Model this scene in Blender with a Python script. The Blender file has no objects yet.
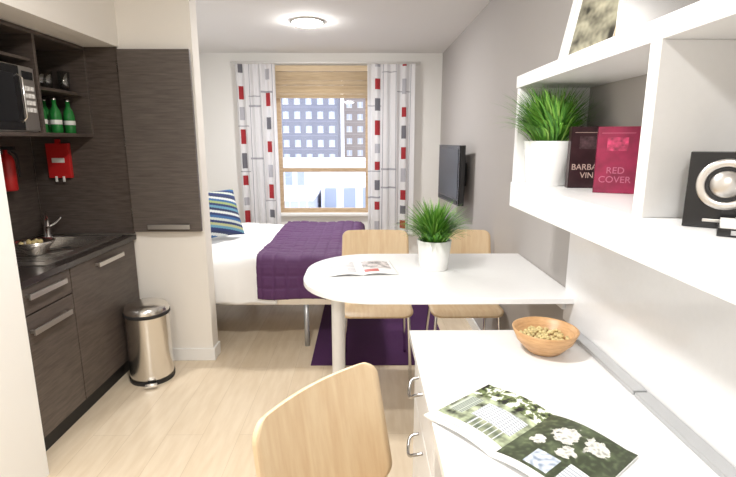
import bpy, bmesh, math, random
from mathutils import Vector, Matrix, noise
random.seed(7)
pi=math.pi
scene=bpy.context.scene
try:
    scene.view_settings.view_transform='Standard'
except Exception: pass

# ------------------------------------------------------------ materials
def newmat(name):
    m=bpy.data.materials.new(name); m.use_nodes=True
    nt=m.node_tree; return m,nt,nt.nodes['Principled BSDF']
def mat(name,col,rough=.5,metal=0,bump=0,bscale=60,coat=0,var=0):
    m,nt,p=newmat(name)
    p.inputs['Base Color'].default_value=(*col,1); p.inputs['Roughness'].default_value=rough
    p.inputs['Metallic'].default_value=metal
    if coat: p.inputs['Coat Weight'].default_value=coat
    tc=nt.nodes.new('ShaderNodeTexCoord')
    n=nt.nodes.new('ShaderNodeTexNoise'); n.inputs['Scale'].default_value=bscale
    nt.links.new(tc.outputs['Object'],n.inputs['Vector'])
    if bump:
        b=nt.nodes.new('ShaderNodeBump'); b.inputs['Strength'].default_value=bump; b.inputs['Distance'].default_value=.01
        nt.links.new(n.outputs['Fac'],b.inputs['Height']); nt.links.new(b.outputs['Normal'],p.inputs['Normal'])
    r=nt.nodes.new('ShaderNodeValToRGB')
    k=var if var else .008
    r.color_ramp.elements[0].color=(*[c*(1-k) for c in col],1); r.color_ramp.elements[1].color=(*[min(1,c*(1+k)) for c in col],1)
    r.color_ramp.elements[0].position=.3; r.color_ramp.elements[1].position=.7
    nt.links.new(n.outputs['Fac'],r.inputs['Fac']); nt.links.new(r.outputs['Color'],p.inputs['Base Color'])
    return m
def wood(name,c1,c2,scale=(3,3,40),rough=.45,ns=3):
    m,nt,p=newmat(name)
    tc=nt.nodes.new('ShaderNodeTexCoord'); mp=nt.nodes.new('ShaderNodeMapping'); mp.inputs['Scale'].default_value=scale
    n=nt.nodes.new('ShaderNodeTexNoise'); n.inputs['Scale'].default_value=ns; n.inputs['Detail'].default_value=6; n.inputs['Roughness'].default_value=.6
    r=nt.nodes.new('ShaderNodeValToRGB'); r.color_ramp.elements[0].position=.32; r.color_ramp.elements[1].position=.68
    r.color_ramp.elements[0].color=(*c1,1); r.color_ramp.elements[1].color=(*c2,1)
    nt.links.new(tc.outputs['Object'],mp.inputs['Vector']); nt.links.new(mp.outputs['Vector'],n.inputs['Vector'])
    nt.links.new(n.outputs['Fac'],r.inputs['Fac']); nt.links.new(r.outputs['Color'],p.inputs['Base Color'])
    p.inputs['Roughness'].default_value=rough
    return m
def attrmat(name,rough=.6,transl=0):
    m,nt,p=newmat(name)
    a=nt.nodes.new('ShaderNodeAttribute'); a.attribute_name='Col'
    nt.links.new(a.outputs['Color'],p.inputs['Base Color']); p.inputs['Roughness'].default_value=rough
    if transl:
        t=nt.nodes.new('ShaderNodeBsdfTranslucent'); nt.links.new(a.outputs['Color'],t.inputs['Color'])
        mx=nt.nodes.new('ShaderNodeMixShader'); mx.inputs[0].default_value=transl
        out=nt.nodes['Material Output']
        nt.links.new(p.outputs[0],mx.inputs[1]); nt.links.new(t.outputs[0],mx.inputs[2]); nt.links.new(mx.outputs[0],out.inputs['Surface'])
    return m
def emit(name,col,s):
    m,nt,p=newmat(name)
    p.inputs['Base Color'].default_value=(*col,1)
    p.inputs['Emission Color'].default_value=(*col,1); p.inputs['Emission Strength'].default_value=s
    return m
def floormat():
    m,nt,p=newmat('maple_laminate')
    tc=nt.nodes.new('ShaderNodeTexCoord'); mp=nt.nodes.new('ShaderNodeMapping'); mp.inputs['Rotation'].default_value=(0,0,pi/2)
    b=nt.nodes.new('ShaderNodeTexBrick'); b.inputs['Scale'].default_value=1; b.inputs['Brick Width'].default_value=1.2; b.inputs['Row Height'].default_value=.19
    b.inputs['Mortar Size'].default_value=.0010; b.offset=.37
    b.inputs['Color1'].default_value=(.76,.63,.46,1); b.inputs['Color2'].default_value=(.81,.69,.53,1); b.inputs['Mortar'].default_value=(.62,.50,.36,1)
    nt.links.new(tc.outputs['Object'],mp.inputs['Vector']); nt.links.new(mp.outputs['Vector'],b.inputs['Vector'])
    mp2=nt.nodes.new('ShaderNodeMapping'); mp2.inputs['Scale'].default_value=(10,1.6,1)
    n=nt.nodes.new('ShaderNodeTexNoise'); n.inputs['Scale'].default_value=3; n.inputs['Detail'].default_value=5
    nt.links.new(tc.outputs['Object'],mp2.inputs['Vector']); nt.links.new(mp2.outputs['Vector'],n.inputs['Vector'])
    mx=nt.nodes.new('ShaderNodeMix'); mx.data_type='RGBA'; mx.blend_type='MULTIPLY'; mx.inputs[0].default_value=.32
    r=nt.nodes.new('ShaderNodeValToRGB'); r.color_ramp.elements[0].position=.35; r.color_ramp.elements[1].position=.65
    r.color_ramp.elements[0].color=(.76,.68,.58,1); r.color_ramp.elements[1].color=(1,1,1,1)
    nt.links.new(n.outputs['Fac'],r.inputs['Fac'])
    nt.links.new(b.outputs['Color'],mx.inputs[6]); nt.links.new(r.outputs['Color'],mx.inputs[7])
    nt.links.new(mx.outputs[2],p.inputs['Base Color']); p.inputs['Roughness'].default_value=.22
    return m
def glassmat(name,col=(1,1,1),gl=.07):
    m=bpy.data.materials.new(name); m.use_nodes=True; nt=m.node_tree; nt.nodes.clear()
    o=nt.nodes.new('ShaderNodeOutputMaterial'); t=nt.nodes.new('ShaderNodeBsdfTransparent'); g=nt.nodes.new('ShaderNodeBsdfGlossy')
    t.inputs['Color'].default_value=(*col,1); g.inputs['Roughness'].default_value=.02
    mx=nt.nodes.new('ShaderNodeMixShader'); mx.inputs[0].default_value=gl
    nt.links.new(t.outputs[0],mx.inputs[1]); nt.links.new(g.outputs[0],mx.inputs[2]); nt.links.new(mx.outputs[0],o.inputs['Surface'])
    return m

M_cream=mat('wall_cream',(.86,.82,.76),.85,bump=.03,bscale=200)
M_white_wall=mat('wall_white',(.87,.86,.83),.85,bump=.03,bscale=200)
M_grey_wall=mat('wall_grey_paint',(.45,.425,.41),.85,bump=.03,bscale=200)
M_ceil=mat('ceiling_paint',(.82,.81,.79),.9,bump=.03,bscale=150)
M_floor=floormat()
M_trim=mat('trim_white',(.87,.86,.84),.4)
M_lam=mat('white_laminate',(.86,.86,.86),.28)
M_panel=mat('white_gloss_panel',(.84,.84,.85),.12)
M_dark=wood('dark_grey_oak',(.058,.044,.037),(.112,.088,.075),(3,3,30),.42)
M_darkh=wood('dark_grey_oak_door',(.080,.064,.056),(.135,.112,.098),(2,3,30),.45)
M_counter=mat('dark_counter',(.035,.028,.026),.18)
M_steel=mat('stainless',(.74,.72,.69),.22,1)
M_brush=mat('brushed_steel',(.66,.64,.62),.33,1)
M_tin=mat('tin_steel',(.42,.41,.40),.25,1)
M_chrome=mat('chrome',(.80,.80,.80),.12,1)
M_black=mat('black_plastic',(.012,.012,.014),.22)
M_blackm=mat('black_matte',(.02,.02,.022),.6)
M_birch=wood('birch_ply',(.74,.54,.33),(.83,.66,.44),(24,3,3),.4,2)
M_bamboo=wood('bamboo_blind',(.60,.45,.27),(.80,.65,.45),(2,3,90),.6)
M_frame=wood('oak_window_frame',(.46,.32,.19),(.62,.46,.30),(3,3,20),.5)
M_beech=wood('bowl_wood',(.48,.26,.11),(.68,.42,.21),(3,3,20),.4,5)
M_duvet=mat('white_cotton',(.90,.90,.90),.9,bump=.1,bscale=300)
M_purple=mat('purple_quilt',(.088,.026,.105),.7,bump=.15,bscale=400,var=.15)
M_rug=mat('purple_rug',(.075,.016,.095),.95,bump=.8,bscale=300,var=.3)
M_grass=[mat('leaf_green_%d'%i,c,.5) for i,c in enumerate([(.09,.28,.03),(.15,.38,.04),(.05,.19,.02),(.26,.48,.09)])]
M_soil=mat('soil',(.05,.035,.02),.95,bump=.8,bscale=80)
M_pot=mat('white_ceramic',(.86,.86,.85),.2)
M_red=mat('red_paint',(.55,.02,.02),.35)
M_label=mat('paper_label',(.85,.84,.80),.6)
M_greenglass=mat('green_glass',(.02,.20,.04),.08)
M_glass=glassmat('window_glass')
M_tumbler=glassmat('tumbler_glass',(.85,.88,.88),.25)
M_col=attrmat('printed_paper',.35)
M_fab=attrmat('curtain_fabric',.85,.35)
M_cush=attrmat('cushion_fabric',.85)
M_fac=attrmat('facade',.8)
M_tv=mat('tv_screen',(.008,.009,.012),.3)
M_grey=mat('grey_metal_strip',(.50,.51,.52),.35,.5)
M_lamp=emit('lamp_diffuser',(1,.98,.95),270)
M_nut=mat('pistachio',(.62,.50,.24),.6,var=.3,bscale=90)
M_pap=mat('page_white',(.85,.85,.84),.4)

# ------------------------------------------------------------ builder
class B:
    def __init__(s,name):
        s.name=name; s.bm=bmesh.new(); s.mats=[]; s.cl=s.bm.loops.layers.float_color.new('Col')
    def fin(s,faces,m,smooth=False,col=(1,1,1)):
        if m not in s.mats: s.mats.append(m)
        i=s.mats.index(m)
        for f in faces:
            f.material_index=i; f.smooth=smooth
            for l in f.loops: l[s.cl]=(*col,1)
    def box(s,x0,x1,y0,y1,z0,z1,m,M=None,col=(1,1,1)):
        T=Matrix.Translation(((x0+x1)/2,(y0+y1)/2,(z0+z1)/2))@Matrix.Diagonal((abs(x1-x0),abs(y1-y0),abs(z1-z0),1))
        if M is not None: T=M@T
        r=bmesh.ops.create_cube(s.bm,size=1,matrix=T)
        fs={f for v in r['verts'] for f in v.link_faces}; s.fin(fs,m,False,col); return s
    def lathe(s,prof,c,m,n=32,smooth=True,M=None,closed=False):
        c=Vector(c); rings=[]
        for r,z in prof:
            if r<1e-6:
                p=c+Vector((0,0,z)); rings.append([s.bm.verts.new(M@p if M else p)])
            else:
                ring=[]
                for i in range(n):
                    p=c+Vector((r*math.cos(2*pi*i/n),r*math.sin(2*pi*i/n),z)); ring.append(s.bm.verts.new(M@p if M else p))
                rings.append(ring)
        fs=[]
        for a,b in zip(rings,rings[1:]):
            for i in range(n):
                j=(i+1)%n
                if len(a)==1 and len(b)==1: continue
                if len(a)==1: fs.append(s.bm.faces.new((a[0],b[i],b[j])))
                elif len(b)==1: fs.append(s.bm.faces.new((a[i],a[j],b[0])))
                else: fs.append(s.bm.faces.new((a[i],a[j],b[j],b[i])))
        s.fin(fs,m,smooth); return s
    def tube(s,pts,r,m,n=10,sm=0,rf=None):
        P=[Vector(p) for p in pts]
        if sm:
            Q=[]
            for i in range(len(P)-1):
                p0=P[max(0,i-1)];p1=P[i];p2=P[i+1];p3=P[min(len(P)-1,i+2)]
                for k in range(sm):
                    t=k/sm
                    Q.append(.5*((2*p1)+(-p0+p2)*t+(2*p0-5*p1+4*p2-p3)*t*t+(-p0+3*p1-3*p2+p3)*t**3))
            Q.append(P[-1]); P=Q
        rings=[]; up=None
        for i,p in enumerate(P):
            d=(P[min(i+1,len(P)-1)]-P[max(i-1,0)]).normalized()
            if up is None:
                up=Vector((0,0,1)) if abs(d.z)<.9 else Vector((1,0,0))
            a=(up-d*up.dot(d)).normalized(); up=a; b=d.cross(a)
            rr=rf(i/(len(P)-1)) if rf else r
            rings.append([s.bm.verts.new(p+a*rr*math.cos(2*pi*k/n)+b*rr*math.sin(2*pi*k/n)) for k in range(n)])
        fs=[]
        for A,C in zip(rings,rings[1:]):
            for k in range(n): fs.append(s.bm.faces.new((A[k],A[(k+1)%n],C[(k+1)%n],C[k])))
        s.fin(fs,m,True)
        s.fin([s.bm.faces.new(rings[0]),s.bm.faces.new(rings[-1])],m,False); return s
    def sheet(s,f,nu,nv,m,thick=0,colfn=None,smooth=True,backmat=None):
        P=[[Vector(f(i/nu,j/nv)) for j in range(nv+1)] for i in range(nu+1)]
        def mk(off):
            V=[]
            for i in range(nu+1):
                row=[]
                for j in range(nv+1):
                    p=P[i][j]
                    if off:
                        a=P[min(i+1,nu)][j]-P[max(i-1,0)][j]; b=P[i][min(j+1,nv)]-P[i][max(j-1,0)]
                        nn=a.cross(b)
                        if nn.length>1e-12: nn.normalize()
                        p=p-nn*off
                    row.append(s.bm.verts.new(p))
                V.append(row)
            return V
        def faces(V,mm):
            for i in range(nu):
                for j in range(nv):
                    fc=s.bm.faces.new((V[i][j],V[i+1][j],V[i+1][j+1],V[i][j+1]))
                    s.fin([fc],mm,smooth,colfn((i+.5)/nu,(j+.5)/nv) if colfn else (1,1,1))
        A=mk(0); faces(A,m)
        if thick:
            C=mk(thick); faces(C,backmat or m)
            rim=[]
            for i in range(nu):
                rim.append((A[i][0],A[i+1][0],C[i+1][0],C[i][0])); rim.append((A[i][nv],A[i+1][nv],C[i+1][nv],C[i][nv]))
            for j in range(nv):
                rim.append((A[0][j],A[0][j+1],C[0][j+1],C[0][j])); rim.append((A[nu][j],A[nu][j+1],C[nu][j+1],C[nu][j]))
            s.fin([s.bm.faces.new(r) for r in rim],backmat or m,False,colfn(0,0) if colfn else (1,1,1))
        return s
    def prism(s,poly,z0,z1,m):
        a=[s.bm.verts.new((x,y,z0)) for x,y in poly]; b=[s.bm.verts.new((x,y,z1)) for x,y in poly]
        fs=[s.bm.faces.new(a),s.bm.faces.new(b)]; n=len(poly)
        for i in range(n): fs.append(s.bm.faces.new((a[i],a[(i+1)%n],b[(i+1)%n],b[i])))
        s.fin(fs,m); return s
    def done(s,loc=(0,0,0),rz=0,bevel=0,recalc=True):
        if recalc: bmesh.ops.recalc_face_normals(s.bm,faces=s.bm.faces)
        me=bpy.data.meshes.new(s.name)
        if loc==(0,0,0) and rz==0:
            xs=[v.co.x for v in s.bm.verts]; ys=[v.co.y for v in s.bm.verts]; zs=[v.co.z for v in s.bm.verts]
            c=Vector(((min(xs)+max(xs))/2,(min(ys)+max(ys))/2,min(zs)))
            for v in s.bm.verts: v.co-=c
            loc=tuple(c)
        s.bm.to_mesh(me); s.bm.free()
        for m in s.mats: me.materials.append(m)
        o=bpy.data.objects.new(s.name,me); scene.collection.objects.link(o)
        o.location=loc; o.rotation_euler=(0,0,rz)
        if bevel:
            b=o.modifiers.new('bevel','BEVEL'); b.width=bevel; b.segments=2; b.limit_method='ANGLE'; b.angle_limit=math.radians(50)
        return o

H=2.47; XR=.90; YB=5.65; YF=-2.2
# ------------------------------------------------------------ room
B('floor').box(-2.3,1.0,YF-.1,YB+.25,-.1,0,M_floor).done()
B('ceiling').box(-2.3,1.0,YF-.1,YB+.25,H,H+.1,M_ceil).done()
B('wall_right').box(XR,XR+.1,YF,YB+.2,0,H,M_grey_wall).done()
wx0,wx1,wz0,wz1=-1.00,.08,.66,2.33
b=B('wall_back')
b.box(-2.05,wx0,YB,YB+.2,0,H,M_white_wall).box(wx1,XR,YB,YB+.2,0,H,M_white_wall)
b.box(wx0,wx1,YB,YB+.2,0,wz0,M_white_wall).box(wx0,wx1,YB,YB+.2,wz1,H,M_white_wall).done()
B('wall_left_bedroom').box(-2.05,-1.95,3.24,YB,0,H,M_white_wall).done()
B('wall_partition').box(-2.2,-1.05,3.12,3.24,0,H,M_cream).done()
B('wall_left_kitchen').box(-2.2,-2.12,1.95,3.12,0,H,M_cream).done()
B('wall_left_entry').box(-2.2,-1.45,YF,1.95,0,H,M_white_wall).done()
B('wall_bulkhead').box(-2.12,-1.50,1.95,3.12,2.07,H,M_cream).done()
B('wall_front').box(-2.2,1.0,YF-.1,YF,0,H,M_cream).done()
B('baseboard_partition').box(-1.49,-1.035,3.105,3.119,0,.09,M_trim).box(-1.049,-1.035,3.119,3.24,0,.09,M_trim).done(bevel=.003)
B('baseboard_back').box(-1.93,.88,YB-.015,YB-.001,0,.09,M_trim).done(bevel=.003)
B('baseboard_right').box(XR-.015,XR-.001,2.0,YB-.02,0,.09,M_trim).done(bevel=.003)
B('baseboard_left').box(-1.949,-1.935,3.25,YB-.02,0,.09,M_trim).done(bevel=.003)

# window
b=B('window_1')
fw=.05; y0,y1=YB+.05,YB+.11
b.box(wx0,wx0+fw,y0,y1,wz0,wz1,M_frame).box(wx1-fw,wx1,y0,y1,wz0,wz1,M_frame)
b.box(wx0+fw,wx1-fw,y0,y1,wz0,wz0+fw,M_frame).box(wx0+fw,wx1-fw,y0,y1,wz1-fw,wz1,M_frame)
b.box(wx0+fw,wx1-fw,y0-.01,y1,1.145,1.19,M_frame)
b.box(wx0+fw,wx1-fw,y0+.03,y0+.034,wz0+fw,wz1-fw,M_glass)
b.done()
B('trim_window_sill').box(wx0-.03,wx1+.03,YB-.06,YB+.045,wz0-.03,wz0-.001,M_trim).done(bevel=.004)
# blind
b=B('bamboo_blind')
b.box(wx0+.02,wx1-.02,YB-.045,YB-.005,2.27,2.33,M_bamboo)
for k in range(6):
    z=2.265-k*.048
    b.box(wx0+.02,wx1-.02,YB-.040+.003*(k%2),YB-.012,z-.046,z-.002,M_bamboo)
for k in range(20):
    z=2.26-k*.0145
    b.tube([(wx0+.015,YB-.045,z),(wx1-.015,YB-.045,z)],.0035,M_bamboo,6)
b.done()
# curtains
def curtain_col(seed,cc):
    rd=random.Random(seed)
    cols=[]
    for c,wd in cc:
        segs=[];z=rd.uniform(0,.05); i=rd.randint(0,3)
        while z<1:
            L=rd.uniform(.045,.085); g=rd.uniform(.03,.075)
            segs.append((z,z+L,[(.45,.04,.05),(.20,.20,.23),(.45,.04,.05),(.55,.55,.60)][i%4])); z+=L+g; i+=1
        cols.append((c,wd,segs))
    hl=[rd.random() for _ in range(8)]
    def f(s,t):
        for c,wd,segs in cols:
            if abs(s-c)<wd:
                for a,e,k in segs:
                    if a<t<e: return k
        for c in [.34,.60,.92]:
            if abs(s-c)<.0062: return (.45,.45,.50)
        for i,h in enumerate(hl):
            if abs(t-h)<.0036 and (i%3)/3.2<s<(i%3)/3.2+.30: return (.45,.45,.50)
        return (.90,.90,.92)
    return f
def curtain(x0,x1,seed,z0,z1,yc,cc):
    b=B('curtain')
    W=x1-x0
    def f(s,t):
        k=.75+.25*(1-t)
        x=x0+W*s+.012*math.sin(s*2*pi*5+1)*(1-t)
        y=yc+.024*k*math.sin(s*2*pi*5+seed)+.008*math.sin(s*2*pi*2.3+t*2)
        return (x,y,z0+(z1-z0)*t)
    b.sheet(f,160,200,M_fab,0,curtain_col(seed,cc))
    return b.done()
curtain(-1.41,-.97,3,.30,2.335,YB-.115,[(.13,.055),(.80,.055)])
curtain(.05,.58,11,.42,2.335,YB-.115,[(.22,.055),(.78,.04)])
b=B('curtain_rail').tube([(-1.46,YB-.115,2.352),(.64,YB-.115,2.352)],.010,M_trim,10)
b.box(-1.45,-1.43,YB-.115,YB-.001,2.34,2.36,M_trim).box(.60,.62,YB-.115,YB-.001,2.34,2.36,M_trim).done()

# outside
def facade(name,x0,x1,y,z0,z1,base,wcol,nx,nz,depth=4,frame=(.8,.8,.82)):
    b=B(name)
    def cf(s,t):
        u=(s*nx)%1; v=(t*nz)%1
        if .22<u<.78 and .22<v<.74:
            if abs(u-.5)<.04 or u<.28 or u>.72 or v<.30 or v>.68: return frame
            return wcol
        if v<.06: return tuple(c*1.25 for c in base)
        return base
    b.sheet(lambda s,t:(x0+(x1-x0)*s,y,z0+(z1-z0)*t),nx*16,nz*14,M_fac,0,cf,False)
    b.box(x0,x1,y+.01,y+depth,z0,z1,M_fac,col=base)
    return b.done()
facade('apartment_block',-11.5,-3.1,60,-3,19,(.20,.21,.27),(.50,.56,.68),6,13,9)
facade('apartment_block',-2.9,12,75,-3,24,(.33,.28,.27),(.62,.66,.76),9,15,9)
facade('apartment_block',-34,-13,70,-3,16,(.50,.47,.47),(.3,.33,.40),14,12,9)
facade('apartment_block',14,36,70,-3,14,(.5,.46,.44),(.3,.33,.40),14,12,9)
facade('garage_building',-12,9,24,-3,.55,(.72,.76,.86),(.40,.45,.58),11,2,4)
b=B('white_terrace_building')
b.box(-2.9,-1.2,11,14,-3,.15,M_fac,col=(.50,.53,.60)); b.box(-1.1,6,12.5,16,-3,.75,M_fac,col=(.75,.77,.85))
for k in range(9): b.box(-2.9+k*.2,-2.88+k*.2,10.98,11,-2,.15,M_fac,col=(.85,.86,.9))
b.box(-3.0,-1.15,10.9,14.05,.15,.22,M_fac,col=(.9,.9,.93))
for k in range(5): b.box(-1.0+k*.5,-.7+k*.5,12.48,12.5,-.6,.3,M_fac,col=(.35,.40,.50))
b.done()
B('street_ground').box(-60,60,6.2,120,-3.2,-3,mat('asphalt',(.5,.51,.54),.9)).done()

# ------------------------------------------------------------ lamps
def ceiling_or_fill_lamp(x,y,r=.12):
    b=B('ceiling_or_fill_light')
    b.lathe([(0,0),(r+.02,0),(r+.018,-.010),(r,-.014)],(0,0,0),M_trim,40)
    b.lathe([(r,-.012),(r*.95,-.022),(r*.75,-.030),(r*.4,-.034),(0,-.035)],(0,0,0),M_lamp,40)
    return b.done((x,y,H-.001))
ceiling_or_fill_lamp(-.455,4.2); ceiling_or_fill_lamp(-.35,1.25); ceiling_or_fill_lamp(-.35,-.9)  # bedroom lamp is in view; the other two are unseen, added as fill

# ------------------------------------------------------------ kitchen
def bar_handle(b,x,ya,yb,z):
    b.box(x,x+.028,ya,ya+.012,z-.008,z+.008,M_brush); b.box(x,x+.028,yb-.012,yb,z-.008,z+.008,M_brush)
    b.box(x+.022,x+.034,ya-.01,yb+.01,z-.013,z+.013,M_brush)
b=B('kitchen_base_cabinet')
b.box(-2.11,-1.535,1.96,3.10,.12,.865,M_dark)
b.box(-2.11,-1.57,1.96,3.10,0,.12,M_blackm)
b.box(-1.533,-1.513,1.965,2.385,.735,.862,M_dark); b.box(-1.533,-1.513,1.965,2.385,.125,.728,M_dark)
b.box(-1.533,-1.513,2.392,3.095,.125,.862,M_dark)
bar_handle(b,-1.513,2.05,2.30,.822); bar_handle(b,-1.513,2.05,2.31,.655); bar_handle(b,-1.513,2.62,2.88,.822)
b.done(bevel=.002)
sx0,sx1,sy0,sy1=-1.98,-1.64,2.68,3.02
b=B('kitchen_counter')
for (a,c,d,e) in [(-2.115,-1.50,1.955,sy0),(-2.115,-1.50,sy1,3.105),(-2.115,sx0,sy0,sy1),(sx1,-1.50,sy0,sy1)]:
    b.box(a,c,d,e,.868,.900,M_counter)
b.box(-2.05,-1.57,2.30,sy0-.001,.9,.904,M_brush)
b.box(-2.05,-1.57,sy1,3.06,.9,.904,M_brush).box(-2.05,sx0,sy0,sy1,.9,.904,M_brush).box(sx1,-1.57,sy0,sy1,.9,.904,M_brush)
for k in range(8): b.box(-2.0,-1.62,2.36+k*.035,2.37+k*.035,.904,.907,M_steel)
b.done(bevel=.0015)
b=B('sink_basin')
b.box(sx0+.002,sx1-.002,sy0+.002,sy1-.002,.866,.868,M_steel)
for q in [(sx0+.001,sx0+.004,sy0+.001,sy1-.001),(sx1-.004,sx1-.001,sy0+.001,sy1-.001),(sx0+.001,sx1-.001,sy0+.001,sy0+.004),(sx0+.001,sx1-.001,sy1-.004,sy1-.001)]:
    b.box(*q,.867,.903,M_steel)
b.lathe([(0,.0),(.03,0),(.03,.003),(0,.003)],((sx0+sx1)/2,(sy0+sy1)/2,.868),M_blackm)
b.done()
b=B('kitchen_tap')
b.lathe([(.026,0),(.026,.008),(.017,.014),(.017,.07),(0,.07)],(-2.01,3.00,.9045),M_chrome)
b.tube([(-2.01,3.00,.95),(-2.01,3.0,1.0),(-1.99,2.98,1.055),(-1.94,2.90,1.075),(-1.87,2.80,1.05),(-1.85,2.77,1.01)],.012,M_chrome,12,8)
b.tube([(-2.01,3.0,.97),(-1.97,3.02,.99),(-1.93,3.03,1.03)],.007,M_chrome,8,4)
b.done()
b=B('mixing_bowl')
b.lathe([(0,0),(.04,0),(.045,.006),(.085,.055),(.10,.075),(.095,.075),(.08,.055),(.04,.012),(0,.01)],(-1.76,2.51,.908),M_steel)
for k in range(16):
    a=random.random()*6.28; r=random.random()*.06
    b.lathe([(0,-.012),(.010,-.006),(.012,0),(.010,.006),(0,.012)],(-1.76+r*math.cos(a),2.51+r*math.sin(a),.975),M_nut,8)
b.done()
B('kitchen_splashback').box(-2.118,-2.105,1.955,3.105,.905,2.068,M_dark).box(-2.104,-1.51,3.105,3.118,.905,2.068,M_dark).done()
b=B('kitchen_wall_cabinet')
X0,X1=-2.103,-1.70; YD=2.62
b.box(X0,X1,1.96,3.10,1.53,1.55,M_dark).box(X0,X1,1.96,3.10,2.045,2.066,M_dark)
b.box(X0,X1,1.955,1.975,1.55,2.045,M_dark).box(X0,X1,3.083,3.103,1.55,2.045,M_dark)
b.box(X0,X1,YD,YD+.02,1.55,2.045,M_dark).box(X0,X1-.02,YD+.02,3.083,1.775,1.792,M_dark)
b.box(X0,X1-.02,1.975,YD,1.91,1.925,M_dark)
b.done(bevel=.0015)
b=B('microwave_oven')
mx=-1.715
b.box(-2.08,mx,2.06,2.60,1.553,1.875,M_brush)
b.box(mx,mx+.012,2.06,2.49,1.558,1.87,M_black); b.box(mx+.012,mx+.014,2.10,2.45,1.60,1.83,M_tv)
b.box(mx,mx+.012,2.495,2.60,1.558,1.87,M_brush)
b.box(mx+.012,mx+.015,2.51,2.588,1.81,1.85,M_black)
for i in range(3):
    for j in range(4): b.box(mx+.012,mx+.015,2.512+i*.027,2.532+i*.027,1.65+j*.035,1.672+j*.035,M_trim)
b.tube([(mx+.01,2.475,1.60),(mx+.035,2.475,1.62),(mx+.035,2.475,1.81),(mx+.01,2.475,1.83)],.006,M_steel,8)
b.done(bevel=.002)
for (x,y) in [(-1.80,2.76),(-1.88,2.93),(-1.79,2.88),(-1.79,3.01)]:
    b=B('green_bottle')
    b.lathe([(0,0),(.028,0),(.031,.006),(.031,.105),(.026,.13),(.012,.155),(.0115,.19),(0,.19)],(0,0,0),M_greenglass,20)
    b.lathe([(.0316,.05),(.0316,.075)],(0,0,0),M_label,20)
    b.lathe([(.013,.188),(.0135,.203),(0,.204)],(0,0,0),M_steel,16)
    b.done((x,y,1.5505))
for (x,y,h) in [(-1.82,2.82,.09),(-1.84,2.92,.11),(-1.80,3.02,.12)]:
    b=B('drinking_glass')
    b.lathe([(0,0),(.027,0),(.033,h),(.031,h),(.026,.006),(0,.006)],(0,0,0),M_tumbler,20); b.done((x,y,1.7925))
b=B('stack_of_bowls')
for k in range(3): b.lathe([(0,0),(.03,0),(.055,.035),(.052,.035),(.03,.005),(0,.005)],(0,0,k*.014),M_pot,24)
b.done((-1.82,2.72,1.7925))
b=B('fire_blanket_pouch')
b.box(-2.00,-1.86,3.075,3.104,1.275,1.49,M_red).box(-1.97,-1.89,3.072,3.075,1.37,1.40,M_label)
b.box(-1.96,-1.947,3.07,3.078,1.25,1.285,M_label).box(-1.913,-1.90,3.07,3.078,1.25,1.285,M_label)
b.box(-1.945,-1.915,3.085,3.10,1.49,1.515,M_red)
b.done(bevel=.006)
b=B('fire_extinguisher')
b.lathe([(0,0),(.035,0),(.04,.01),(.04,.17),(.03,.20),(.012,.215),(.012,.235),(0,.235)],(-2.055,2.80,1.22),M_red,24)
b.box(-2.07,-2.00,2.79,2.81,1.455,1.475,M_blackm).tube([(-2.03,2.80,1.45),(-2.005,2.82,1.42),(-2.01,2.83,1.30)],.006,M_blackm,8,4)
b.box(-2.104,-2.09,2.78,2.82,1.27,1.42,M_blackm)
b.done()
b=B('cupboard_door')
b.box(-1.495,-1.055,3.070,3.092,.925,2.052,M_darkh)
b.box(-1.36,-1.35,3.045,3.07,.955,.967,M_brush).box(-1.15,-1.14,3.045,3.07,.955,.967,M_brush).box(-1.39,-1.12,3.036,3.047,.946,.976,M_brush)
for z in (1.05,1.5,1.95): b.box(-1.51,-1.48,3.092,3.104,z-.03,z+.03,M_steel)
b.done(bevel=.002)

# pedal bin
b=B('pedal_bin')
b.lathe([(0,0),(.134,0),(.137,.03)],(0,0,0),M_blackm,48)
b.lathe([(.132,.03),(.132,.435),(.134,.44)],(0,0,0),M_steel,48)
b.lathe([(.134,.435),(.138,.44),(.138,.455),(.134,.458)],(0,0,0),M_blackm,48)
b.lathe([(.134,.455),(.134,.475),(.12,.498),(.08,.512),(0,.518)],(0,0,0),M_steel,48)
b.box(-.03,.03,-.175,-.125,.012,.022,M_blackm).box(-.035,.035,-.185,-.155,.012,.026,M_steel)
b.done((-1.372,2.88,0),.35,bevel=.001)

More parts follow.
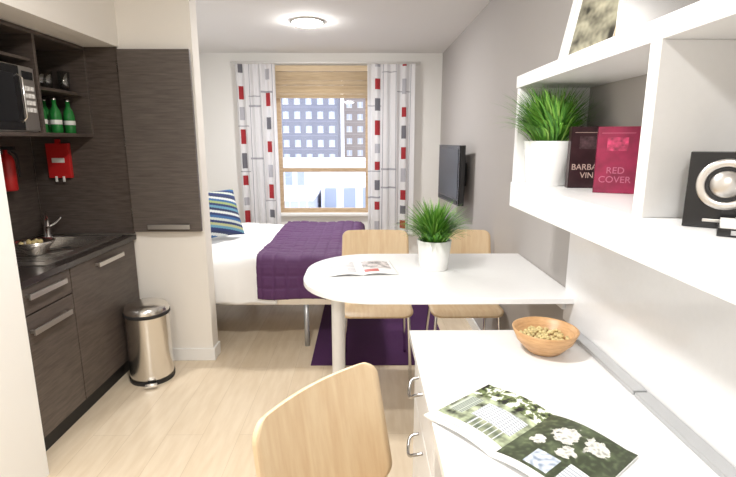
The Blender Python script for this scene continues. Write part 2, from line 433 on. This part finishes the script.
# ------------------------------------------------------------ bed
yn,yf=3.30,4.85; xh,xf=-1.90,0.0; zt=.64
b=B('double_bed')
b.box(xh,xf-.02,yn+.03,yn+.07,.33,.41,M_brush).box(xh,xf-.02,yf-.07,yf-.03,.33,.41,M_brush)
b.box(xf-.06,xf-.02,yn+.07,yf-.07,.33,.41,M_brush).box(xh,xh+.04,yn+.07,yf-.07,.33,.41,M_brush)
for k in range(12): b.box(xh+.08+k*.15,xh+.15+k*.15,yn+.07,yf-.07,.36,.378,M_birch)
for x in (xh+.05,-.42,-1.15):
    for y in (yn+.05,yf-.05): b.lathe([(0,0),(.019,0),(.019,.33),(0,.33)],(x,y,0),M_grey,16,True)
b.box(xh+.01,xf-.02,yn+.02,yf-.02,.41,.61,M_duvet)
def drape(xa,xb,ya,yb,z,hn,hf,hfoot,r,amp,q):
    def f(s,t):
        x=xa+s*(xb-xa+hfoot); y=ya-hn+t*(yb-ya+hn+hf)
        X,Y=x,y; d1=d2=0
        dx=x-(xb-r)
        if hfoot and dx>0:
            a=min(dx/r,pi/2); X=xb-r+r*math.sin(a); d1=r*(1-math.cos(a))+max(0,dx-r*pi/2)
        if y<ya+r:
            dy=ya+r-y; a=min(dy/r,pi/2); Y=ya+r-r*math.sin(a); d2=r*(1-math.cos(a))+max(0,dy-r*pi/2)
        elif y>yb-r:
            dy=y-(yb-r); a=min(dy/r,pi/2); Y=yb-r+r*math.sin(a); d2=r*(1-math.cos(a))+max(0,dy-r*pi/2)
        d=max(d1,d2); k=min(1,d/.2)
        n=noise.noise(Vector((x*3.1,y*3.1,z*7)))*amp+noise.noise(Vector((x*9,y*9,3)))*amp*.4
        w=.014*math.sin(x*19+1.3*math.sin(x*7))*k
        if d2>d1: Y+= (-w if y<ya+r else w)-.012*k*(1 if y<ya+r else -1)
        elif d1>0: X+=.014*math.sin(y*17)*k+.01*k
        Z=z-d+n*(1-k)+q(x,y)
        if q(x,y)!=0 and d2>r:
            Y+= (-q(x,y)) if y<ya+r else q(x,y)
        return (X,Y,Z)
    return f
b.sheet(drape(xh+.01,-.62,yn,yf,zt+.035,.29,.22,0,.08,.034,lambda x,y:0),70,110,M_duvet,.012)
def quilt(x,y):
    u=(x*11)%1; v=(y*11)%1
    e=min(u,1-u,v,1-v)
    return .009*min(1,e/.2)**.6
b.sheet(drape(-.76,xf+.01,yn-.012,yf+.012,zt+.055,.28,.24,.26,.07,.018,quilt),150,260,M_purple,.006)
b.done()
def pillow(name,cx,cy,cz,w,h,th,tilt,m,colfn=None,rz=0,n=30):
    b=B(name)
    def mk(sign):
        def f(s,t):
            a=2*s-1; c=2*t-1
            e=(max(0,1-abs(a)**2.6)*max(0,1-abs(c)**2.6))**.5
            x=a*w/2*(1-.06*(1-c*c)*abs(a)); z=c*h/2*(1-.06*(1-a*a)*abs(c))
            return (x,sign*th/2*e,z)
        return f
    b.sheet(mk(-1),n,n,m,0,colfn); b.sheet(mk(1),n,n,m,0,colfn)
    bmesh.ops.remove_doubles(b.bm,verts=b.bm.verts,dist=.0005)
    M=Matrix.Rotation(tilt,4,'X')
    for v in b.bm.verts: v.co=M@v.co
    return b.done((cx,cy,cz),rz)
pillow('pillow',-1.66,3.72,.925,.62,.42,.16,-.5,M_duvet,None,pi/2)
pillow('pillow',-1.66,4.42,.925,.62,.42,.16,-.5,M_duvet,None,pi/2)
SC=[(.025,.04,.13),(.30,.38,.16),(.60,.63,.62),(.04,.12,.28),(.40,.42,.22),(.03,.04,.10),(.12,.28,.38),(.50,.55,.50)]
SQ=[0,3,2,5,0,6,4,0,7,3,0,2,5,6,0,1,3,2,5,0,7,0,3,4]
def ccol(s,t):
    return SC[SQ[int((t+.25*s)*19)%24]]
pillow('striped_cushion',-1.235,3.98,.905,.42,.42,.15,-.42,M_cush,ccol,.75,76)

# ------------------------------------------------------------ rug
B('purple_rug').box(-.36,.62,3.02,4.5,.0005,.006,M_rug).done()

# ------------------------------------------------------------ TV
b=B('wall_television')
W2,H2=.32,.245
b.box(-W2,W2,-.03,.02,-H2,H2,M_black)
b.box(-W2+.03,W2-.03,-.033,-.03,-H2+.055,H2-.03,M_tv)
b.box(-W2+.03,W2-.03,-.034,-.03,-H2+.015,-H2+.04,M_blackm)
b.box(-.22,.22,.02,.055,-.17,.17,M_blackm)
b.box(-W2-.004,-W2,-.02,.015,-H2,H2,M_blackm).box(W2,W2+.004,-.02,.015,-H2,H2,M_blackm)
b.done((.775,4.20,1.225),-pi/2+.10,bevel=.006)
B('television_bracket').box(.835,.898,4.15,4.25,1.12,1.32,M_blackm).done()

# ------------------------------------------------------------ dining bar table
b=B('dining_table')
tx0,tx1,ty0,ty1=-.285,.896,1.872,2.67; R=.34
poly=[(tx1,ty0),(tx1,ty1)]
for k in range(17):
    a=pi/2+k/16*pi/2; poly.append((tx0+R+R*math.cos(a),ty1-R+R*math.sin(a)))
for k in range(17):
    a=pi+k/16*pi/2; poly.append((tx0+R+R*math.cos(a),ty0+R+R*math.sin(a)))
b.prism(poly,.842,.87,M_lam)
b.lathe([(0,0),(.033,0),(.033,.84),(0,.84)],(-.125,2.25,0),M_lam,32)
b.lathe([(.0,.83),(.07,.83),(.07,.8395),(0,.8395)],(-.125,2.25,0),M_brush,32)
b.box(.86,.896,1.95,2.6,.79,.842,M_lam)
b.done(bevel=.004)

# ------------------------------------------------------------ chairs
def chair(x,y,rz,hw=.235):
    b=B('dining_chair')
    z0,z1=.555,.90
    def back(s,t):
        r=.045; hh=(z1-z0); d=min(t,1-t)*hh
        w=hw-.010*t
        if d<r: w=w-r+math.sqrt(max(0,r*r-(r-d)**2))
        X=(2*s-1)*w
        return (X,.215+.060*t-.035*(X/hw)**2,z0+hh*t)
    b.sheet(lambda s,t:back(s,.5-.5*math.cos(pi*t)),24,40,M_birch,.011)
    def seat(s,t):
        r=.06; L=.40; d=min(t,1-t)*L; w=hw-.01+.005*(1-t)
        if d<r: w=w-r+math.sqrt(max(0,r*r-(r-d)**2))
        X=(2*s-1)*w
        z=.462-.010*math.sin(pi*t)*(1-(X/hw)**2)-.02*max(0,(.2-t)/.2)**2
        return (X,-.21+L*t,z)
    b.sheet(lambda s,t:seat(s,.5-.5*math.cos(pi*t)),20,24,M_birch,.012)
    for sx in (-1,1):
        b.tube([(sx*.215,-.19,0),(sx*.20,-.165,.40),(sx*.19,-.13,.437),(sx*.19,.0,.44),(sx*.19,.13,.44),(sx*.18,.19,.50),(sx*.155,.232,.62),(sx*.15,.266,.78)],.010,M_chrome,10,5)
        b.tube([(sx*.215,.235,0),(sx*.20,.17,.30),(sx*.19,.12,.436)],.010,M_chrome,10,4)
    b.tube([(-.19,-.10,.437),(.19,-.10,.437)],.008,M_chrome,8); b.tube([(-.19,.12,.437),(.19,.12,.437)],.008,M_chrome,8)
    return b.done((x,y,0),rz)
chair(.085,2.99,0); chair(.655,2.99,0)
chair(.085,.935,math.radians(50),.222)

# ------------------------------------------------------------ desk
b=B('desk')
dx0,dx1,dy0,dy1=.19,.872,-.55,1.85
b.box(dx0,dx1,dy0,dy1,.708,.74,M_lam)
b.box(.215,.868,1.82,1.84,0,.708,M_lam).box(.215,.868,1.28,1.298,0,.708,M_lam)
b.box(.235,.868,1.298,1.82,.05,.706,M_lam)
b.box(.26,.868,1.298,1.82,0,.05,M_lam)
for (a,c) in [(.06,.235),(.24,.465),(.47,.70)]:
    b.box(.213,.233,1.30,1.818,a,c,M_lam)
    zc=c-.09
    b.tube([(.213,1.52,zc+.03),(.180,1.525,zc+.02),(.168,1.56,zc-.005),(.168,1.60,zc-.005),(.180,1.635,zc+.02),(.213,1.64,zc+.03)],.006,M_tin,10,5)
b.box(.26,.868,dy0,dy0+.03,0,.708,M_lam)
b.box(.85,.868,dy0+.03,1.28,.3,.708,M_lam)
b.done(bevel=.002)
B('trim_desk_wall_panel').box(.875,.8985,-.55,1.97,.742,1.238,M_panel).done(bevel=.002)
b=B('cable_strip')
b.box(.828,.872,1.33,1.845,.741,.756,M_grey).box(.828,.872,.70,1.32,.741,.756,M_grey).box(.828,.872,-.5,.69,.741,.756,M_grey)
b.done(bevel=.002)

# ------------------------------------------------------------ wall shelf unit
b=B('wall_shelf_unit')
fx=.615
b.box(fx,.898,.25,1.985,1.24,1.34,M_lam)
b.box(fx,.898,.25,1.985,1.712,1.758,M_lam)
b.box(fx+.004,.898,1.95,1.982,1.34,1.712,M_lam)
b.box(fx,.898,1.035,1.075,1.34,1.712,M_lam)
b.box(fx+.004,.898,.25,.28,1.34,1.712,M_lam)
b.done(bevel=.002)

def plant(x,y,z,rp,hp,R,Hh,n,clampf):
    b=B('potted_grass')
    b.lathe([(0,0),(rp*.80,0),(rp*.82,.004),(rp,hp),(rp*.94,hp),(rp*.90,hp-.02),(0,hp-.02)],(0,0,0),M_pot,40)
    b.lathe([(rp*.92,hp-.019),(0,hp-.012)],(0,0,0),M_soil,30)
    for k in range(n):
        a=random.random()*2*pi; q=random.random()**.7
        tilt=q*1.35; L=random.uniform(.75,1.1)
        r0=rp*.75*random.random()
        d=Vector((math.cos(a),math.sin(a),0)); side=Vector((-math.sin(a),math.cos(a),0))
        p=d*r0*q+Vector((0,0,hp-.02))
        w=random.uniform(.0025,.0045); prev=None; m=random.choice(M_grass)
        ns=6; ang=tilt*.45; seg=L*(R*math.sin(min(tilt,pi/2))+Hh*math.cos(tilt))/ns*1.1
        fs=[]
        for i in range(ns+1):
            ww=w*(1-(i/ns)**2)+.0003
            pp=Vector(p); wp=clampf(pp+Vector((x,y,z)))-Vector((x,y,z))
            A=b.bm.verts.new(wp+side*ww); C=b.bm.verts.new(wp-side*ww)
            if prev: fs.append(b.bm.faces.new((prev[0],prev[1],C,A)))
            prev=(A,C)
            p=p+(d*math.sin(ang)+Vector((0,0,1))*math.cos(ang))*seg
            ang+=tilt*.85/ns*1.3
        b.fin(fs,m,True)
    return b.done((x,y,z),0,recalc=False)
plant(.358,2.34,.871,.086,.15,.14,.16,750,lambda p:Vector((p.x,p.y,max(p.z,.885))))
plant(.712,1.85,1.341,.092,.165,.17,.150,850,lambda p:Vector((min(p.x,.87),min(max(p.y,1.765),1.935),min(max(p.z,1.36),1.706))))

# books
def book(x,y,z,w,h,t,rz,cover,title,tcol,lean=0):
    e=bpy.data.objects.new('book',None); scene.collection.objects.link(e); e.location=(x,y,z); e.rotation_euler=(lean,0,rz)
    b=B('covers'); mc=mat('cover_'+title[:3],cover,.3,var=.25,bscale=25)
    b.box(-w/2,w/2,-t/2,-t/2+.002,0,h,mc).box(-w/2,w/2,t/2-.002,t/2,0,h,mc).box(-w/2,-w/2+.002,-t/2,t/2,0,h,mc)
    b.box(-w/2+.004,w/2-.004,-t/2+.002,t/2-.002,.003,h-.003,M_pap)
    b.box(-w/2+.012,w/2-.012,-t/2-.0006,-t/2,h*.90,h*.908,tcol)
    b.box(-w/2+.03,w/2-.03,-t/2-.0006,-t/2,h*.64,h*.84,mat('cover_panel_'+title[:3],tuple(min(1,c*1.8+.02) for c in cover),.4,var=.6,bscale=60))
    o=b.done((0,0,0.0001)); o.parent=e
    o.location=(0,0,0)
    cu=bpy.data.curves.new('title','FONT'); cu.body=title; cu.size=.029; cu.align_x='CENTER'; cu.extrude=.0003
    cu.materials.append(tcol)
    to=bpy.data.objects.new('title',cu); scene.collection.objects.link(to); to.parent=e
    to.location=(0,-t/2-.001,h*.30); to.rotation_euler=(pi/2,0,0)
    return e
M_t1=mat('title_cream',(.55,.40,.35),.5); M_t2=mat('title_pink',(.45,.12,.2),.5)
book(.808,1.72,1.341,.14,.215,.03,-.10,(.035,.015,.018),'BARBARA\nVINE',M_t1)
book(.812,1.54,1.341,.12,.21,.025,-.42,(.24,.01,.05),'RED\nCOVER',M_t2)

# speaker
b=B('desktop_speaker')
b.box(-.062,.062,-.05,.05,.0,.145,M_black)
Mx=Matrix.Translation((0,-.050,.085))@Matrix.Rotation(pi/2,4,'X')
b.lathe([(.048,0),(.048,.005),(.044,.008),(.034,.006),(.033,.002)],(0,0,0),M_brush,48,True,Mx)
b.lathe([(.033,.002),(.026,.001),(.022,.003)],(0,0,0),M_blackm,40,True,Mx)
b.lathe([(.026,.003),(.023,.008),(.014,.014),(0,.017)],(0,0,0),M_brush,36,True,Mx)
b.box(-.03,.03,-.052,-.050,.012,.018,M_brush)
b.done((.715,.935,1.341),-.62,bevel=.012)
b=B('music_player_dock')
b.box(-.05,.05,-.03,.03,0,.014,M_black).box(-.046,.046,-.028,.028,.014,.026,M_trim).box(-.03,.03,-.0305,-.030,.003,.011,M_grey).box(-.025,.025,-.01,.012,.026,.030,M_grey)
b.done((.688,.822,1.341),-.62,bevel=.004)

def picframe(name,x,y,z,w,h,lean,rz,fm,colfn):
    b=B(name); q=.022
    b.box(-w/2,w/2,0,.012,0,q,fm).box(-w/2,w/2,0,.012,h-q,h,fm).box(-w/2,-w/2+q,0,.012,q,h-q,fm).box(w/2-q,w/2,0,.012,q,h-q,fm)
    b.box(-w/2+q,w/2-q,.006,.010,q,h-q,M_pap)
    b.sheet(lambda s,t:(-w/2+q+(w-2*q)*s,.005,q+(h-2*q)*t),60,70,M_col,0,colfn,False)
    M=Matrix.Rotation(-lean,4,'X')
    for v in b.bm.verts: v.co=M@v.co
    return b.done((x,y,z),rz,recalc=True)
def pc(s,t):
    if s<.10 or s>.90 or t<.08 or t>.92: return (.85,.85,.83)
    n=noise.noise(Vector((s*4,t*6,2)))+.4*noise.noise(Vector((s*16,t*20,2)))
    g=max(.03,.28+.35*n)
    return (g,g*.95,g*.70)
picframe('picture_frame',.745,1.69,1.759,.30,.34,.22,-pi/2+.25,M_pot,pc)
picframe('picture_frame',.775,1.45,1.759,.22,.36,.16,-pi/2+.1,M_frame,lambda s,t:(.10,.075,.05) if noise.noise(Vector((s*4,t*5,8)))>-.05 else (.20,.16,.12))
b=B('silver_storage_tin')
b.box(.650,.86,.98,1.30,1.7595,1.90,M_tin).box(.645,.865,.975,1.305,1.90,1.95,M_tin)
b.box(.643,.646,1.10,1.18,1.88,1.925,M_brush)
b.done(bevel=.012)

# wooden bowl
b=B('wooden_bowl')
b.lathe([(0,0),(.055,0),(.062,.004),(.10,.045),(.118,.088),(.114,.090),(.108,.086),(.09,.045),(.055,.018),(0,.014)],(.672,1.65,.741),M_beech,48)
for k in range(150):
    a=random.random()*6.28; r=.085*math.sqrt(random.random()); z=.741+.052+random.random()*.010
    s=random.uniform(.006,.009)
    b.lathe([(0,-s),(s*.8,-s*.5),(s,0),(s*.8,s*.5),(0,s)],(.672+r*math.cos(a),1.65+r*math.sin(a),z),M_nut,6)
b.done()

# magazines
def magazine(x,y,z,w,h,rz,colfn,n=90,hump=.014):
    b=B('open_magazine')
    def f(s,t):
        d=abs(s-.5)*2
        zz=.006+hump*(math.sin(pi*min(1,d*1.15+.0))**.9 if d*1.15<1 else 0)*(1-.35*d)
        return ((s-.5)*w*(.985),(t-.5)*h,zz)
    b.sheet(f,n,n,M_col,.0045,colfn,True,M_pap)
    return b.done((x,y,z),rz)
def N(a,b_,c): return noise.noise(Vector((a,b_,c)))
def clampc(c): return tuple(max(.01,min(.9,x)) for x in c)
def big(s,t):
    if s<.5:
        u=s*2
        if t<.17 or u<.04:
            return (.50,.50,.50) if (int(t*64)%2==0 and .1<u<.5 and .04<t<.13) else (.86,.86,.85)
        n=N(u*9,t*10,1); m=N(u*26,t*26,4)
        if t>.72:
            g=.24+.4*n+.3*m
            return clampc((g*.75,g*.95,g*.38)) if n+m*.6<.12 else (.78,.82,.72)
        if .38<u<.95 and .34<t<.64:
            k=(t*30+u*4)%1
            return (.28,.31,.35) if k<.3 else (.66,.69,.74)
        if .45<u<.9 and .17<t<.34:
            return (.62,.65,.68) if (u*14)%1<.2 else clampc((.24+.3*n,.27+.3*n,.18+.2*n))
        if .08<u<.30 and .30<t<.66:
            return (.14,.18,.15) if (u*34)%1<.4 else (.52,.56,.50)
        g=.36+.45*n+.2*m
        return clampc((g*.88,g,g*.66))
    u=(s-.5)*2
    if t<.08: return (.86,.86,.84)
    if u>.64 and t<.40: return (.42,.46,.52) if int(t*54)%2==0 and u<.93 and t>.12 else (.82,.84,.86)
    n=N(u*6,t*7,5); m=N(u*20,t*20,9)
    for (cx,cy,r) in [(.36,.72,.14),(.68,.78,.12),(.52,.50,.09),(.20,.50,.08)]:
        if (u-cx)**2+(t-cy)**2<(r*(1+.5*m+.3*n))**2:
            return clampc(tuple(x*(1-.45*abs(m*2)) for x in (.80,.80,.74)))
    if .30<u<.56 and .12<t<.36: return clampc((.50+.5*m,.56+.5*m,.66+.5*m))
    g=.045+.10*max(0,n)+.12*max(0,m)
    return clampc((g*.9,g*1.15,g*.6))
magazine(.424,1.128,.741,.465,.285,math.atan2(-.785,.62),big,150)
def small(s,t):
    if s<.5: return (.45,.44,.46) if (int(t*26)%2==0 and .06<s<.44 and .1<t<.9 and N(s*9,t*3,1)>-.2) else (.84,.84,.84)
    u=(s-.5)*2
    if .1<u<.9 and .35<t<.92:
        g=.50+.5*N(u*6,t*6,2)+.3*N(u*20,t*20,2); return clampc((g,g*.92,g*.90))
    if .1<u<.5 and .1<t<.3: return (.55,.12,.10)
    return (.84,.84,.84)
magazine(-.02,2.33,.871,.36,.25,.12,small,60,.010)

# ------------------------------------------------------------ world & camera
w=bpy.data.worlds.new('world'); scene.world=w; w.use_nodes=True
bg=w.node_tree.nodes['Background']; bg.inputs['Color'].default_value=(.84,.89,1.0,1); bg.inputs['Strength'].default_value=3.0
cd=bpy.data.cameras.new('camera'); co=bpy.data.objects.new('camera',cd); scene.collection.objects.link(co)
cd.lens=23.3; cd.sensor_width=36; cd.clip_start=.02
co.location=(0,0,1.507); co.rotation_euler=(pi/2-math.radians(11.6),0,-math.radians(.6))
scene.camera=co
